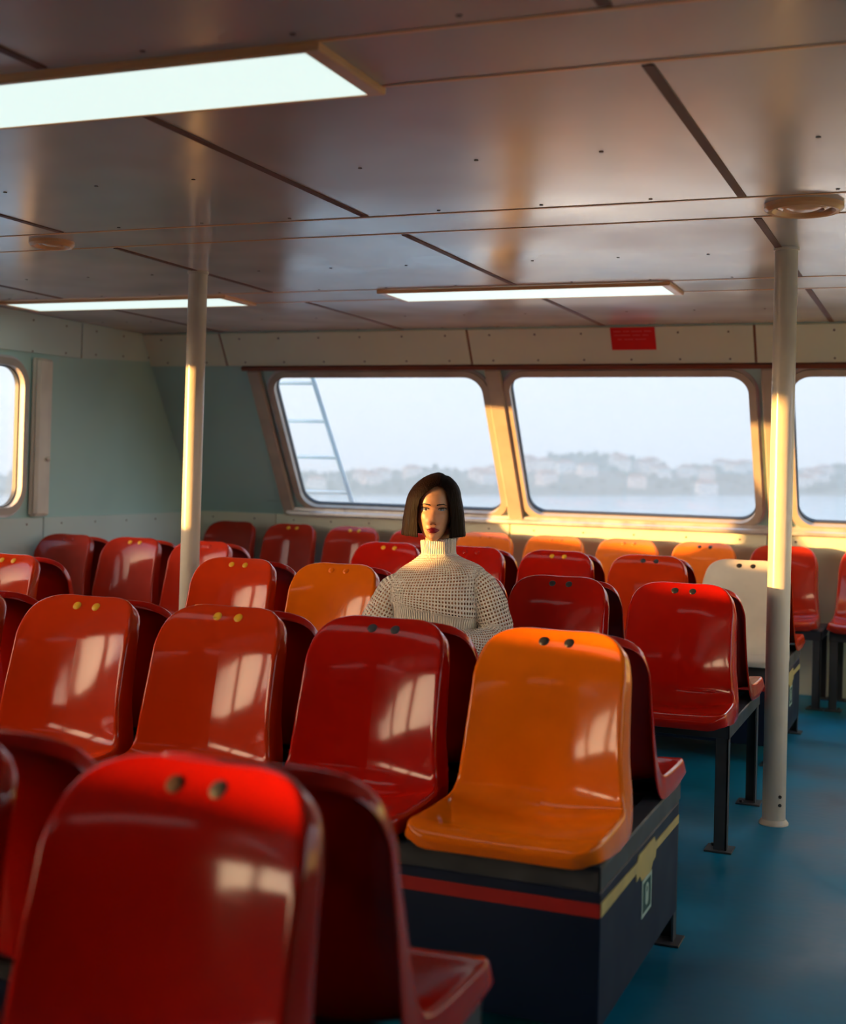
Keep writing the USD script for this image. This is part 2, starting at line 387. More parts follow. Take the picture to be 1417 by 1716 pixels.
# ------------------------------------------------------------------ benches
ZFR = 0.44          # top of the bench frames
def bench(x0, x1, yc, label, y0=-.435, y1=.435, storage=False, dz=0.0):
    t = thing('seating_bench', label, 'bench', (0, yc, dz))
    top = ZFR - ZF
    z1 = ZFR
    for y, n in ((y0, 1), (y1, -1)):
        obj('rail', cat(bx(x0, x1, y, y + n * .045, z1 - .006, z1, .002), bx(x0, x1, y, y + n * .006, z1 - .052, z1 - .004, .002)), M['steel'], t)
    for x, n in ((x0, 1), (x1, -1)):
        obj('end_rail', cat(bx(x, x + n * .05, y0, y1, z1 - .0065, z1 - .0005, .002), bx(x, x + n * .006, y0, y1, z1 - .052, z1 - .004, .002)), M['steel'], t)
    for y in (-.27, .27):
        obj('cross_rail', bx(x0 + .01, x1 - .01, y - .02, y + .02, z1 - .035, z1 - .006, .002), M['steel'], t)
    xs = [x0, x1] if x1 - x0 < 1.6 else [x0, (x0 + x1) / 2 - .02, x1 - .0]
    for x in xs:
        for y in (y0, y1):
            sx = 1 if x <= x0 + .001 else -1
            sy = 1 if y < 0 else -1
            a, b = x + sx * .003, y + sy * .003
            obj('leg', cat(bx(a, a + sx * .042, b, b + sy * .006, ZF - dz, z1 - .01, .001), bx(a, a + sx * .006, b, b + sy * .042, ZF - dz, z1 - .01, .001),
                           bx(a - sx * .02, a + sx * .07, b - sy * .02, b + sy * .07, ZF - dz, ZF - dz + .006, .001),
                           cyl((a + sx * .05, b + sy * .05, ZF - dz), (a + sx * .05, b + sy * .05, ZF - dz + .014), .008, 6)), M['steel'], t)
    if storage:
        b0, b1, yy0, yy1 = x0 + .01, x1 + .0015, y0 - .0015, y1 - .035
        obj('storage_box', bx(b0, b1, yy0, yy1, .10, z1 - .0525, .003), M['boxpaint'], t)
        obj('red_band', bx(b0, b1 - .001, yy0 - .0022, yy0 + .001, .336, .365), M['redband'], t)
        # yellow band on the aisle end, with the jagged wider patch in the middle
        pts = [(yy0, .338), (-.11, .338), (-.105, .318), (-.07, .322), (-.05, .305), (.05, .300), (.075, .318), (.105, .322), (.11, .338), (yy1, .334), (yy1, .356), (.10, .358), (.09, .374), (-.085, .374), (-.10, .362), (yy0, .368)]
        pg = Polygon(pts)
        m = ext(pg, 0, .002)
        v = m.vertices
        obj('yellow_band', trimesh.Trimesh(np.stack([b1 + v[:, 2] + .0002, v[:, 0], v[:, 1]], 1), m.faces, process=False), M['yellowband'], t)
        def end(pg, h0, h1):
            m = ext(pg, h0, h1); v = m.vertices
            return trimesh.Trimesh(np.stack([b1 + v[:, 2], v[:, 0], v[:, 1]], 1), m.faces, process=False)
        s = sbox(-.038, .212, .068, .300)
        obj('pictogram', cat(end(s.difference(s.buffer(-.008, join_style=2)), .0003, .0016),
                             end(rrect(.0, .032, .232, .284, .014).difference(rrect(.009, .023, .262, .276, .006)), .0003, .0018)), M['sign_white'], t)
        obj('pictogram_ground', end(s.buffer(-.008, join_style=2), .0001, .0010), M['sign_green'], t)
    return t

SEAT_S = 0.45
XE = -0.861
def cx(k):
    return XE - SEAT_S * k
YA, YBN, YC, YD, YE = 1.482, 3.091, 4.706, 6.240, 7.757
bench(cx(2) - .21, -.65, YA, 'steel bench frame under the red seats nearest the viewer', storage=True)
bench(cx(4) - .21, -.65, YBN, 'bench frame with dark storage box under the orange seat, red and yellow stripes', storage=True)
bench(cx(4) - .21, -.655, YC, 'open steel bench frame on legs beside the right pole', y0=-.306, y1=.44)
bench(cx(4) - .21, -.66, YD, 'bench frame with storage box behind the right pole, under the white seat', storage=True)
DZL = -.04
LX = [-3.738, -4.184, -4.630]
bench(-4.48, -3.61, YC, 'steel bench frame at the left edge behind the near red seats', dz=DZL)
bench(LX[2] - .19, LX[0] + .21, YD - .03, 'steel bench frame along the left wall left of the left pole', dz=DZL)
bench(cx(8) - .2, -.62, YE, 'long steel bench frame against the front wall under the windows', y0=-.40, y1=.03)
bench(-.58, .25, YE, 'steel bench frame against the front wall at the far right edge', y0=-.40, y1=.03)

# ------------------------------------------------------------------ seat shells
PROF = np.array([(-.495, .037), (-.475, .047), (-.43, .045), (-.34, .034), (-.25, .026), (-.192, .033), (-.162, .062), (-.149, .12), (-.131, .22), (-.114, .30), (-.098, .358), (-.075, .403), (-.044, .433)])
def resample(P, n):
    from scipy.interpolate import CubicSpline
    d = np.r_[0, np.cumsum(np.linalg.norm(np.diff(P, axis=0), axis=1))]
    cs = CubicSpline(d, P)
    s = np.linspace(0, d[-1], n)
    return s, cs(s), cs
def shell():
    s, P, cs = resample(PROF, 200)
    L = s[-1]
    sz = np.interp  # half width along the arc length
    key = [(0, .203), (.06, .205), (.205, .203), (.285, .200), (.365, .190), (.445, .181), (.545, .177), (.625, .175), (.685, .162), (L, .143)]
    def hw(q):
        return np.interp(q, [k[0] for k in key], [k[1] for k in key])
    q = np.linspace(0, L, 90)
    pg = Polygon(np.r_[np.c_[q, hw(q)], np.c_[q[::-1], -hw(q[::-1])]])
    top = pg.intersection(sbox(L * .5, -1, 2, 1)).buffer(-.108).buffer(.108, quad_segs=14)
    lip = pg.intersection(sbox(-1, -1, L * .5 + .001, 1)).buffer(-.055).buffer(.055, quad_segs=10)
    mid = pg.intersection(sbox(.06, -1, L - .13, 1))
    pg = top.union(mid).union(lip).buffer(.004).buffer(-.004)
    ring = pg.exterior
    N = 132
    O = np.array([ring.interpolate(i / N, normalized=True).coords[0] for i in range(N)])
    if Polygon(O).exterior.is_ccw is False:
        O = O[::-1]
    tan = np.roll(O, -1, 0) - np.roll(O, 1, 0); tan /= np.linalg.norm(tan, axis=1, keepdims=True)
    out = np.c_[tan[:, 1], -tan[:, 0]]
    Mp = np.c_[np.clip(O[:, 0], .12, L - .12), np.zeros(N)]
    def bow(p):
        h = np.maximum(hw(np.clip(p[:, 0], 0, L)), .05)
        a = np.clip(np.abs(p[:, 1]) / h, 0, 1.1)
        w = np.interp(p[:, 0], [0, .08, .26, .345, .465, .615, .685, L], [.004, .012, .032, .040, .042, .034, .020, .008])
        lipdrop = np.interp(p[:, 0], [0, .05], [-.004, 0])
        return w * a ** 2.0 + lipdrop
    def skirt(p):
        return np.interp(p[:, 0], [0, .05, .20, .325, .405, .565, L], [.022, .026, .042, .060, .050, .032, .018])
    rings = []
    for lam in (0, .2, .38, .54, .68, .8, .9, .96, 1.0):
        p = Mp + lam * (O - Mp)
        rings.append((p, bow(p)))
    nb = bow(O)
    R = .011
    for a in (20, 42, 65, 90):
        t = math.radians(a)
        rings.append((O + out * R * math.sin(t), nb - R * (1 - math.cos(t))))
    sk = skirt(O)
    rings.append((O + out * (R + .003), nb - R - sk * .5))
    rings.append((O + out * (R + .006), nb - R - sk))
    T = .006
    back = []
    back.append((O + out * (R + .006 - T * .8), nb - R - sk))
    back.append((O + out * (R + .003 - T), nb - R - sk * .5))
    for a in (90, 60, 30):
        t = math.radians(a)
        back.append((O + out * (R - T) * math.sin(t), nb - T - (R - T) * (1 - math.cos(t))))
    for lam in (1.0, .9, .7, .4, 0):
        p = Mp + lam * (O - Mp)
        back.append((p, bow(p) - T))
    rings += back
    def place(p, n):
        q = np.clip(p[:, 0], 0, L)
        C, D = cs(q), cs(q, 1)
        D = D / np.linalg.norm(D, axis=1, keepdims=True)
        nor = np.c_[-D[:, 1], D[:, 0]]       # towards the sitter: up on the pan, forward on the back
        nor = np.where((np.c_[nor[:, 1]] > 0) | (np.c_[nor[:, 0]] < 0), nor, -nor)
        C = C + D * (p[:, 0] - q)[:, None] + nor * n[:, None]
        return np.c_[p[:, 1], C]
    V = np.vstack([place(p, n) for p, n in rings])
    V[:, 2] = np.maximum(V[:, 2], .0025)
    F = []
    for k in range(len(rings) - 1):
        for i in range(N):
            j = (i + 1) % N
            a, b, c, d = k * N + i, k * N + j, (k + 1) * N + j, (k + 1) * N + i
            F += [(a, b, c), (a, c, d)]
    m = trimesh.Trimesh(V, F, process=False)
    m.merge_vertices()
    m.update_faces(m.nondegenerate_faces())
    m.remove_unreferenced_vertices()
    m.fix_normals()
    return m, place, bow
SHELL, _place, _bow = shell()
SHELL_LOW = SHELL.copy(); SHELL_LOW.vertices = SHELL.vertices * [1, 1, .966]   # the seats facing away stand a little lower
def caps():
    s, P, cs = resample(PROF, 400)
    q = s[np.argmin(abs(P[:, 1] - .409) + (P[:, 1] < .3))]
    res = []
    for x in (-.0315, .0315):
        p = np.array([[q, x]])
        c = _place(p, _bow(p))[0]; c2 = _place(p, _bow(p) + .004)[0]
        n = (c2 - c) / np.linalg.norm(c2 - c)
        m = lathe([(0, .0042), (.006, .0038), (.0105, .0022), (.0125, 0), (.0125, -.003), (0, -.003)], 20)
        m.apply_transform(trimesh.geometry.align_vectors([0, 0, 1], n)); m.apply_translation(c)
        res.append(m)
    return res
CAPS = caps()

def plastic(name, c, rough=.12, **kw):
    c = np.array(c)
    kw = {'coat_weight': .5, 'coat_roughness': .085, 'coat_ior': 1.5, 'specular_ior_level': .12, **kw}
    return mat(name, tuple(c), rough, {
        'g': ('texture_coordinate', {}), 'oi': ('object_info', {}),
        'n': ('noise_texture', {'scale': 5.0, 'detail': 5.0}),
        'r': ('rgb_ramp', {'ramp': [(0.25, tuple(c * .85)), (0.75, tuple(np.minimum(c * 1.12, 1)))]}),
        'rr': ('map_range', {'from_min': .3, 'from_max': .75, 'to_min': rough * .8, 'to_max': rough * 1.5, 'clamp': True}),
        'n2': ('noise_texture', {'scale': 9.0, 'detail': 1.0}),
        'b': ('bump', {'strength': .05, 'distance': .02}),
        'h': ('hsv', {}), 'hm': ('map_range', {'to_min': .88, 'to_max': 1.1})},
        [('g.object', 'n.vector'), ('g.object', 'n2.vector'), ('n.fac', 'r.fac'), ('n.fac', 'rr.value'), ('rr.result', 'p.roughness'), ('r.color', 'h.color'), ('oi.random', 'hm.value'),
         ('hm.result', 'h.value'), ('h.color', 'p.base_color'), ('n2.fac', 'b.height'), ('b.normal', 'p.normal')], **kw)
M['red'] = plastic('seat_red', (.44, .007, .002), .13)
M['redo'] = plastic('seat_orange_red', (.56, .034, .003), .13)
M['orange'] = plastic('seat_orange', (.80, .155, .003), .14)
M['faded'] = plastic('seat_faded_red', (.44, .024, .008), .18)
M['faded_orange'] = plastic('seat_faded_orange', (.80, .18, .02), .2)
M['white'] = plastic('seat_white', (.72, .66, .56), .45, coat_weight=.1)
M['cap_black'] = mat('cap_black', (.02, .02, .022), .35)
M['cap_yellow'] = mat('cap_yellow', (.80, .42, .01), .45)
M['cap_grey'] = mat('cap_grey', (.035, .04, .05), .5)
M['cap_rust'] = mat('cap_rust', (.05, .022, .014), .7)

PROTO = {}
LABELS = {}
def seat(kind, capm, x, yc, facing, label, dz=0.0, group=None):
    loc, rot = (x, yc, ZFR + dz), 0.0 if facing else 180.0
    key = (kind, capm, facing)
    if key in PROTO:
        return copy_of(PROTO[key], 'plastic_chair', label, loc, rot, group)
    t = thing('plastic_chair', label, 'chair', loc, rot, group)
    obj('shell', SHELL if facing else SHELL_LOW, M[kind], t, 50)
    for i, c in enumerate(CAPS):
        if not facing:
            c = c.copy(); c.apply_translation([0, 0, -.014])
        if capm == 'broken':
            obj('bolt_cap', c, M['cap_rust' if i == 0 else 'cap_grey'], t, 40)
        elif capm == 'same':
            obj('bolt_cap', c, M[kind], t, 40)
        else:
            obj('bolt_cap', c, M[capm], t, 40)
    PROTO[key] = t
    return t

ORD = ['rightmost', 'second from right', 'third from right', 'fourth from right', 'fifth from right']
# row A
seat('red', 'broken', cx(0), YA, True, 'big blurred red seat at bottom left, nearest the viewer, one bolt cap missing')
seat('red', 'cap_grey', cx(1), YA, True, 'red seat just off the left of the nearest red seat')
for k in range(2):
    seat('red', 'cap_black', cx(k), YA, False, ['dark red seat back to back with the nearest red seat, its pan tip showing', 'dark seat back at the lower left edge, beside the nearest red seat'][k])
# row B
rowB = [('orange', 'cap_black', 'bright orange seat with black bolt caps above the striped storage box'),
        ('red', 'cap_grey', 'red seat with grey bolt caps directly left of the bright orange seat'),
        ('redo', 'cap_yellow', 'red seat with yellow bolt caps, second left of the bright orange seat'),
        ('redo', 'cap_yellow', 'red seat with yellow bolt caps at the left edge, third left of the orange seat'),
        ('redo', 'cap_yellow', 'red seat just outside the left edge in the row of the bright orange seat')]
for k, (a, b, c) in enumerate(rowB):
    seat(a, b, cx(k), YBN, True, c)
backB = ['dark red seat back to back with the bright orange seat, pan tip over the aisle', 'dark red seat back behind the grey-capped red seat, in front of the woman', 'dark red seat back behind the yellow-capped red seat left of centre',
         'dark red seat back behind the yellow-capped red seat at the left edge', 'dark seat back cut by the left edge beside the yellow-capped seats']
for k in range(5):
    seat('red', 'cap_black', cx(k), YBN, False, backB[k])
# row C
rowC = [('red', 'cap_black', 'red seat with black caps on the open steel frame next to the right pole'),
        ('red', 'cap_black', 'red seat with black caps immediately right of the woman, behind the orange seat'),
        ('red', 'cap_yellow', 'red seat on which the woman in the sweater sits'),
        ('orange', 'same', 'orange seat without caps left of the woman, bright window glare on it'),
        ('redo', 'cap_yellow', 'red seat with yellow caps just right of the left pole')]
for k, (a, b, c) in enumerate(rowC):
    seat(a, b, cx(k), YC, True, c)
backC = ['dark red seat back to back with the seat beside the right pole', 'dark red seat back behind the black-capped seat right of the woman', 'dark red seat back behind the woman, its edge at her elbow',
         'dark seat back behind the capless orange seat', 'dark seat back behind the yellow-capped seat by the left pole']
for k in range(5):
    seat('red', 'cap_black', cx(k), YC, False, backC[k])
# row D
rowD = [('white', 'cap_black', 'white seat with black bolt caps left of the right pole'),
        ('redo', 'cap_grey', 'red seat with grey caps directly left of the white seat'),
        ('red', 'cap_yellow', 'small red seat with yellow caps, second left of the white seat'),
        ('red', 'same', 'red seat behind the woman, showing at her left shoulder on the right'),
        ('red', 'cap_yellow', 'red seat with yellow caps showing behind the woman on the left')]
for k, (a, b, c) in enumerate(rowD):
    seat(a, b, cx(k), YD, True, c)
backD = ['red seat back to back with the white seat, seen right of the pole', 'dark seat back behind the grey-capped red seat by the white one', 'dark seat back behind the small yellow-capped seat second left of the white seat',
         'dark seat back behind the seat at the right of the woman', 'dark seat back behind the yellow-capped seat at the left of the woman']
for k in range(5):
    seat('redo' if k == 0 else 'red', 'cap_black', cx(k), YD, False, backD[k])
# left groups
for k, x in enumerate(LX):
    seat('faded', 'cap_yellow' if k == 1 else 'same', x, YD - .03, True, ['faded red seat partly behind the left pole', 'faded red seat with yellow caps, left of the left pole', 'faded red seat at the far left before the side wall'][k], DZL)
    seat('faded', 'cap_black', x, YD - .03, False, ['faded red seat back right behind the left pole', 'faded red seat back behind the yellow-capped faded seat', 'faded red seat back behind the faded seat at the far left'][k], DZL)
for k, x in enumerate((-3.815, -4.262)):
    seat('redo', 'cap_yellow', x, YC, True, ['red seat cut by the left edge, above the near yellow-capped seat', 'red seat outside the left edge, second on its bench'][k], DZL)
    seat('red', 'cap_black', x, YC, False, ['dark seat back at the left edge behind the cut red seat', 'dark seat back outside the left edge, second on its bench'][k], DZL)
# row E along the front wall
rowE = {0: ('faded', 'same', 'red seat under the window, seen on both sides of the right pole'), 1: ('faded_orange', 'cap_black', 'orange seat with black caps against the front wall, behind the white seat'),
        2: ('faded_orange', 'same', 'orange seat against the front wall, second left of the right pole'), 3: ('faded_orange', 'same', 'orange seat against the front wall, third left of the right pole'),
        4: ('faded_orange', 'same', 'orange seat against the front wall just right of the woman'), 5: ('faded', 'same', 'red seat against the front wall, half hidden by the woman'),
        6: ('faded', 'cap_yellow', 'red seat with yellow caps against the front wall, first clear one left of woman'), 7: ('faded', 'cap_yellow', 'red seat against the front wall below the left end of the first window'),
        8: ('faded', 'same', 'red seat in the far left corner of the front wall row')}
for k, (a, b, c) in rowE.items():
    seat(a, b, cx(k), YE, True, c)
seat('faded', 'same', -.37, YE, True, 'red seat at the right edge of the picture, against the front wall')

# ------------------------------------------------------------------ the woman
WX, WY = -1.729, 4.418
def loft(rings, closed_ends=True):
    """rings: list of (n,3) arrays -> closed mesh"""
    n = len(rings[0]); V = np.vstack(rings); F = []
    for k in range(len(rings) - 1):
        for i in range(n):
            j = (i + 1) % n
            a, b, c, d = k * n + i, k * n + j, (k + 1) * n + j, (k + 1) * n + i
            F += [(a, b, c), (a, c, d)]
    if closed_ends:
        V = np.vstack([V, rings[0].mean(0), rings[-1].mean(0)])
        p, q, o = len(V) - 2, len(V) - 1, (len(rings) - 1) * n
        for i in range(n):
            j = (i + 1) % n
            F += [(p, j, i), (q, o + i, o + j)]
    m = trimesh.Trimesh(V, F, process=False)
    if closed_ends and m.volume < 0:
        m.invert()
    return m

def limbs(chains, edge=.012, it=8):
    parts = []
    for ch in chains:
        for (p, r), (q, t) in zip(ch[:-1], ch[1:]):
            a = Manifold.sphere(r, 20).translate(list(map(float, p)))
            b = Manifold.sphere(t, 20).translate(list(map(float, q)))
            parts.append(Manifold.batch_hull([a, b]))
    u = Manifold.batch_boolean(parts, m3.OpType.Add).refine_to_length(edge)
    me = u.to_mesh()
    m = trimesh.Trimesh(me.vert_properties[:, :3], me.tri_verts, process=True)
    trimesh.smoothing.filter_taubin(m, .5, .53, it)
    return m

def turn(m, deg, c=(0, 0), off=(0, 0, 0)):
    a = math.radians(deg); v = m.vertices - [c[0], c[1], 0]
    m = m.copy()
    m.vertices = np.stack([v[:, 0] * math.cos(a) - v[:, 1] * math.sin(a) + c[0], v[:, 0] * math.sin(a) + v[:, 1] * math.cos(a) + c[1], v[:, 2]], 1) + np.array(off)
    return m

HZ = np.array([0, .012, .03, .05, .075, .095, .115, .135, .16, .185, .205, .220, .230, .233])
HA = np.array([.013, .029, .042, .0515, .060, .065, .067, .069, .070, .067, .056, .038, .016, .002])
HF = np.array([.076, .086, .089, .089, .088, .086, .084, .089, .088, .078, .060, .038, .016, .002])
HB = np.array([-.03, -.01, .02, .05, .075, .088, .095, .098, .097, .090, .073, .048, .02, .002])
def gau(x, z, x0, z0, sx, sz):
    return np.exp(-((x - x0) / sx) ** 2 / 2 - ((z - z0) / sz) ** 2 / 2)
def feat(x, z):
    """forward relief of the face"""
    t = np.clip((.118 - z) / (.118 - .070), 0, 1)
    nose = np.where((z < .125) & (z > .052), .0185 * t ** 1.25, 0) * np.exp(-(x / (.0060 + .0045 * t)) ** 2 / 1.6) * np.clip((z - .060) / .010, 0, 1)
    d = nose + .0065 * (gau(x, z, .0105, .066, .0048, .0055) + gau(x, z, -.0105, .066, .0048, .0055))
    d += -.0060 * (gau(x, z, .031, .115, .014, .0075) + gau(x, z, -.031, .115, .014, .0075))
    d += .0040 * (gau(x, z, .031, .114, .0095, .0050) + gau(x, z, -.031, .114, .0095, .0050))
    d += .0020 * (gau(x, z, .026, .131, .016, .006) + gau(x, z, -.026, .131, .016, .006))
    d += .0050 * gau(x, z, 0, .0455, .015, .0050) + .0058 * gau(x, z, 0, .0350, .013, .0048) - .0035 * gau(x, z, 0, .0408, .019, .0014)
    d += -.0030 * gau(x, z, 0, .0255, .014, .004) + .0050 * gau(x, z, 0, .010, .012, .008)
    d += .0035 * (gau(x, z, .040, .085, .014, .014) + gau(x, z, -.040, .085, .014, .014))
    return d
def face_y(x, z):
    a, f = np.interp(z, HZ, HA), np.interp(z, HZ, HF)
    q = np.clip(1 - np.clip(np.abs(x) / a, 0, 1) ** 2.15, 0, 1) ** (1 / 2.15)
    return -(f * q + feat(x, z) * np.clip(q * 1.6, 0, 1))
def head_mesh():
    from scipy.interpolate import PchipInterpolator as PI_
    A, F_, B = PI_(HZ, HA), PI_(HZ, HF), PI_(HZ, HB)
    rings = []
    for z in np.r_[np.linspace(0, .15, 100), np.linspace(.153, .2328, 26)]:
        th = np.linspace(0, 2 * np.pi, 180, endpoint=False)
        th = th + .42 * np.sin(2 * th) * 0
        a, f, b = float(A(z)), float(F_(z)), float(B(z))
        c, s_ = np.cos(th), np.sin(th)
        x = a * np.sign(s_) * np.abs(s_) ** (2 / 2.15)
        y = np.where(c > 0, -f, 0) * np.abs(c) ** (2 / 2.15)
        y = np.where(c <= 0, b * np.abs(c), y)
        y = y - np.where(c > 0, feat(x, z) * np.clip(np.abs(c) * 1.6, 0, 1), 0)
        rings.append(np.c_[x, y, np.full(180, z)])
    return loft(rings)
HTURN, HOFF = 20.0, np.array([WX, WY - .005, .999])
def to_head(m):
    return turn(m, HTURN, (0, 0), HOFF)
def patch(poly, off, n=22, thick=.0):
    from scipy.spatial import Delaunay
    from shapely import contains_xy
    x0, z0, x1, z1 = poly.bounds
    st = max((x1 - x0), (z1 - z0)) / n
    g = np.array([(x, z) for x in np.arange(x0, x1, st) for z in np.arange(z0, z1, st)])
    g = g[contains_xy(poly.buffer(-st * .4), g[:, 0], g[:, 1])] if len(g) else g
    ring = poly.exterior
    k = max(24, int(ring.length / st))
    b = np.array([ring.interpolate(i / k, normalized=True).coords[0] for i in range(k)])
    P = np.vstack([b, g]) if len(g) else b
    T = Delaunay(P).simplices
    C = P[T].mean(1)
    T = T[contains_xy(poly.buffer(1e-6), C[:, 0], C[:, 1])]
    y = face_y(P[:, 0], P[:, 1]) - off
    V = np.c_[P[:, 0], y, P[:, 1]]
    m = trimesh.Trimesh(V, T, process=False)
    n_ = m.face_normals[:, 1].mean()
    if n_ > 0:
        m.invert()
    return m
def blob(pts, r=.0):
    return Polygon(pts).buffer(.0012, quad_segs=4)

M['skin'] = mat('skin', (.60, .30, .15), .42, {'g': ('texture_coordinate', {}), 'n': ('noise_texture', {'scale': 40.0, 'detail': 3.0}), 'r': ('rgb_ramp', {'ramp': [(.3, (.54, .265, .13)), (.7, (.62, .32, .165))]})},
                [('g.object', 'n.vector'), ('n.fac', 'r.fac'), ('r.color', 'p.base_color')], subsurface_weight=.12, subsurface_scale=.006)
M['lip'] = mat('lipstick', (.22, .006, .012), .3)
M['brow'] = mat('brow_hair', (.035, .016, .009), .7)
M['eyewhite'] = mat('eye_white', (.42, .34, .28), .3)
M['iris'] = mat('iris', (.012, .006, .004), .12)
M['lash'] = mat('lash', (.012, .006, .005), .6)
M['nostril'] = mat('nostril', (.12, .03, .018), .7)  # dark patch colour drawing the shade inside the nose openings
M['hair'] = mat('hair', (.006, .003, .0025), .5, {'g': ('texture_coordinate', {}), 'm': ('mapping', {'scale': (260.0, 260.0, 6.0)}), 'n': ('noise_texture', {'scale': 1.0, 'detail': 3.0}), 'b': ('bump', {'strength': .8, 'distance': .005}),
                'r': ('rgb_ramp', {'ramp': [(.35, (.0035, .002, .0016)), (.75, (.012, .0045, .003))]})},
                [('g.object', 'm.vector'), ('m.vector', 'n.vector'), ('n.fac', 'b.height'), ('b.normal', 'p.normal'), ('n.fac', 'r.fac'), ('r.color', 'p.base_color')], specular_ior_level=.06)
M['trouser'] = painted('trouser_cloth', (.030, .026, .028), .8, .2, 40)
M['shoe'] = mat('shoe_leather', (.02, .018, .018), .4)
def knit(name, col, hole):
    if hole:
        nd = {'t': ('texture_coordinate', {}), 's': ('separate_xyz', {}), 'u': ('math', {'math_type': 'multiply', 'value2': math.pi}), 'v': ('math', {'math_type': 'multiply', 'value2': math.pi}),
              'su': ('math', {'math_type': 'sine'}), 'sv': ('math', {'math_type': 'sine'}), 'pr': ('math', {'math_type': 'multiply'}), 'ab': ('math', {'math_type': 'absolute'}),
              'a': ('map_range', {'from_min': .54, 'from_max': .70, 'to_min': 1.0, 'to_max': 0.0, 'clamp': True}), 'n': ('noise_texture', {'scale': 260.0, 'detail': 2.0}), 'h': ('math', {'math_type': 'multiply_add', 'value2': -1.0}),
              'b': ('bump', {'strength': .8, 'distance': .004}), 'p': ('principled_bsdf', {'base_color': col, 'roughness': .85, 'sheen_weight': .25}), 'x': ('transparent_bsdf', {}), 'm': ('mix_closure', {})}
        ln = [('t.UV', 's.vector'), ('s.x', 'u.value1'), ('s.y', 'v.value1'), ('u.value', 'su.value1'), ('v.value', 'sv.value1'), ('su.value', 'pr.value1'), ('sv.value', 'pr.value2'), ('pr.value', 'ab.value1'), ('ab.value', 'a.value'),
              ('t.object', 'n.vector'), ('ab.value', 'h.value1'), ('n.fac', 'h.value3'), ('h.value', 'b.height'), ('b.normal', 'p.normal'), ('a.result', 'm.fac'), ('x.BSDF', 'm.closure1'), ('p.BSDF', 'm.closure2')]
        return usdkit.material(stage, '/World/Looks/' + name, nd, ln, surface='m.closure')
    nd = {'t': ('texture_coordinate', {}), 's': ('separate_xyz', {}), 'u': ('math', {'math_type': 'multiply', 'value2': 2 * math.pi}), 'su': ('math', {'math_type': 'sine'}), 'b': ('bump', {'strength': .8, 'distance': .005}),
          'p': ('principled_bsdf', {'base_color': col, 'roughness': .85, 'sheen_weight': .25})}
    ln = [('t.UV', 's.vector'), ('s.x', 'u.value1'), ('u.value', 'su.value1'), ('su.value', 'b.height'), ('b.normal', 'p.normal')]
    return usdkit.material(stage, '/World/Looks/' + name, nd, ln, surface='p.BSDF')
M['knit'] = knit('openwork_knit', (.90, .83, .72), True)
M['rib'] = knit('rib_knit', (.90, .83, .72), False)

woman = thing('person', 'woman with a black bob in a cream openwork turtleneck sweater, seated facing the viewer', 'person', (0, 0, 0))
BT = 9.0
def to_body(m):
    return turn(m, BT, (0, .05), (WX, WY, 0))
armR = [(.100, .03, .872), (.166, .02, .838), (.203, .015, .765), (.226, .020, .690), (.200, -.055, .640), (.125, -.175, .662)]
armL = [(-.095, .03, .846), (-.149, .02, .812), (-.186, .015, .745), (-.218, .020, .680), (-.190, -.055, .632), (-.115, -.175, .660)]
def hand(w, s):
    """palm down on the thigh; s = +1 on the viewer's right"""
    w = np.array(w); f = np.array([-.35 * s, -.93, -.06]); f /= np.linalg.norm(f); a = np.array([f[1], -f[0], 0]) * -s; a /= np.linalg.norm(a); up = np.array([0, 0, 1.])
    k = w + f * .02
    ch = [[(w, .022), (k + a * .014, .017), (k + f * .06 + a * .024, .0125)], [(w, .022), (k, .018), (k + f * .065, .013)], [(w, .022), (k - a * .014, .017), (k + f * .058 - a * .024, .0125)]]
    for o, l in ((.026, .062), (.009, .072), (-.009, .068), (-.026, .054)):
        b = k + f * .062 + a * o
        ch.append([(b - f * .012, .0105), (b + f * l * .45 + up * .006, .0095), (b + f * l * .78 - up * .004, .0085), (b + f * l - up * .014, .0075)])
    t = k + f * .012 + a * .03
    ch.append([(k + a * .012, .014), (t + a * .012 + f * .018, .0105), (t + a * .018 + f * .045 - up * .006, .0085)])
    return ch
P = lambda c, rs: [(np.array(p, float), r) for p, r in zip(c, rs)]
chains = [
    P([(0, .03, .572), (0, .04, .62), (0, .045, .72), (0, .04, .80), (0, .035, .86)], [.10, .092, .088, .095, .075]),
    P([(-.075, .03, .572), (.075, .03, .572)], [.095, .095]),
    P([(-.05, .04, .80), (.05, .04, .80)], [.088, .088]),
    P([(-.075, .04, .70), (.075, .04, .70)], [.07, .07]),
    P([(-.10, .03, .855), (.11, .03, .875)], [.05, .05]),
    P([(0, .035, .86), (0.004, .03, .94), (0.004, .012, 1.03)], [.065, .046, .046]),
    P(armR, [.045, .044, .040, .036, .034, .026]), P(armL, [.045, .044, .040, .036, .034, .026]),
]
for s_ in (-1, 1):
    chains.append(P([(.085 * s_, .02, .570), (.095 * s_, -.20, .572), (.105 * s_, -.42, .555)], [.078, .068, .050]))
    chains.append(P([(.105 * s_, -.42, .555), (.100 * s_, -.43, .33), (.095 * s_, -.42, .11)], [.050, .050, .034]))
    chains.append(P([(.095 * s_, -.41, .075), (.10 * s_, -.54, .050)], [.034, .026]))
chains += hand(armR[-1], 1) + hand(armL[-1], -1)
body = to_body(limbs(chains, .011, 6))
hd = to_head(head_mesh())
def mani(m):
    m = m.copy(); m.merge_vertices(); m.fix_normals()
    return Manifold(m3.Mesh(np.array(m.vertices, np.float32), np.array(m.faces, np.uint32)))
try:
    u = mani(body) + mani(hd)
    me = u.to_mesh(); full = trimesh.Trimesh(me.vert_properties[:, :3], me.tri_verts, process=False)
    if len(full.faces) < 1000:
        raise ValueError
except Exception:
    full = cat(body, hd)
obj('body', full, M['skin'], woman, 45)
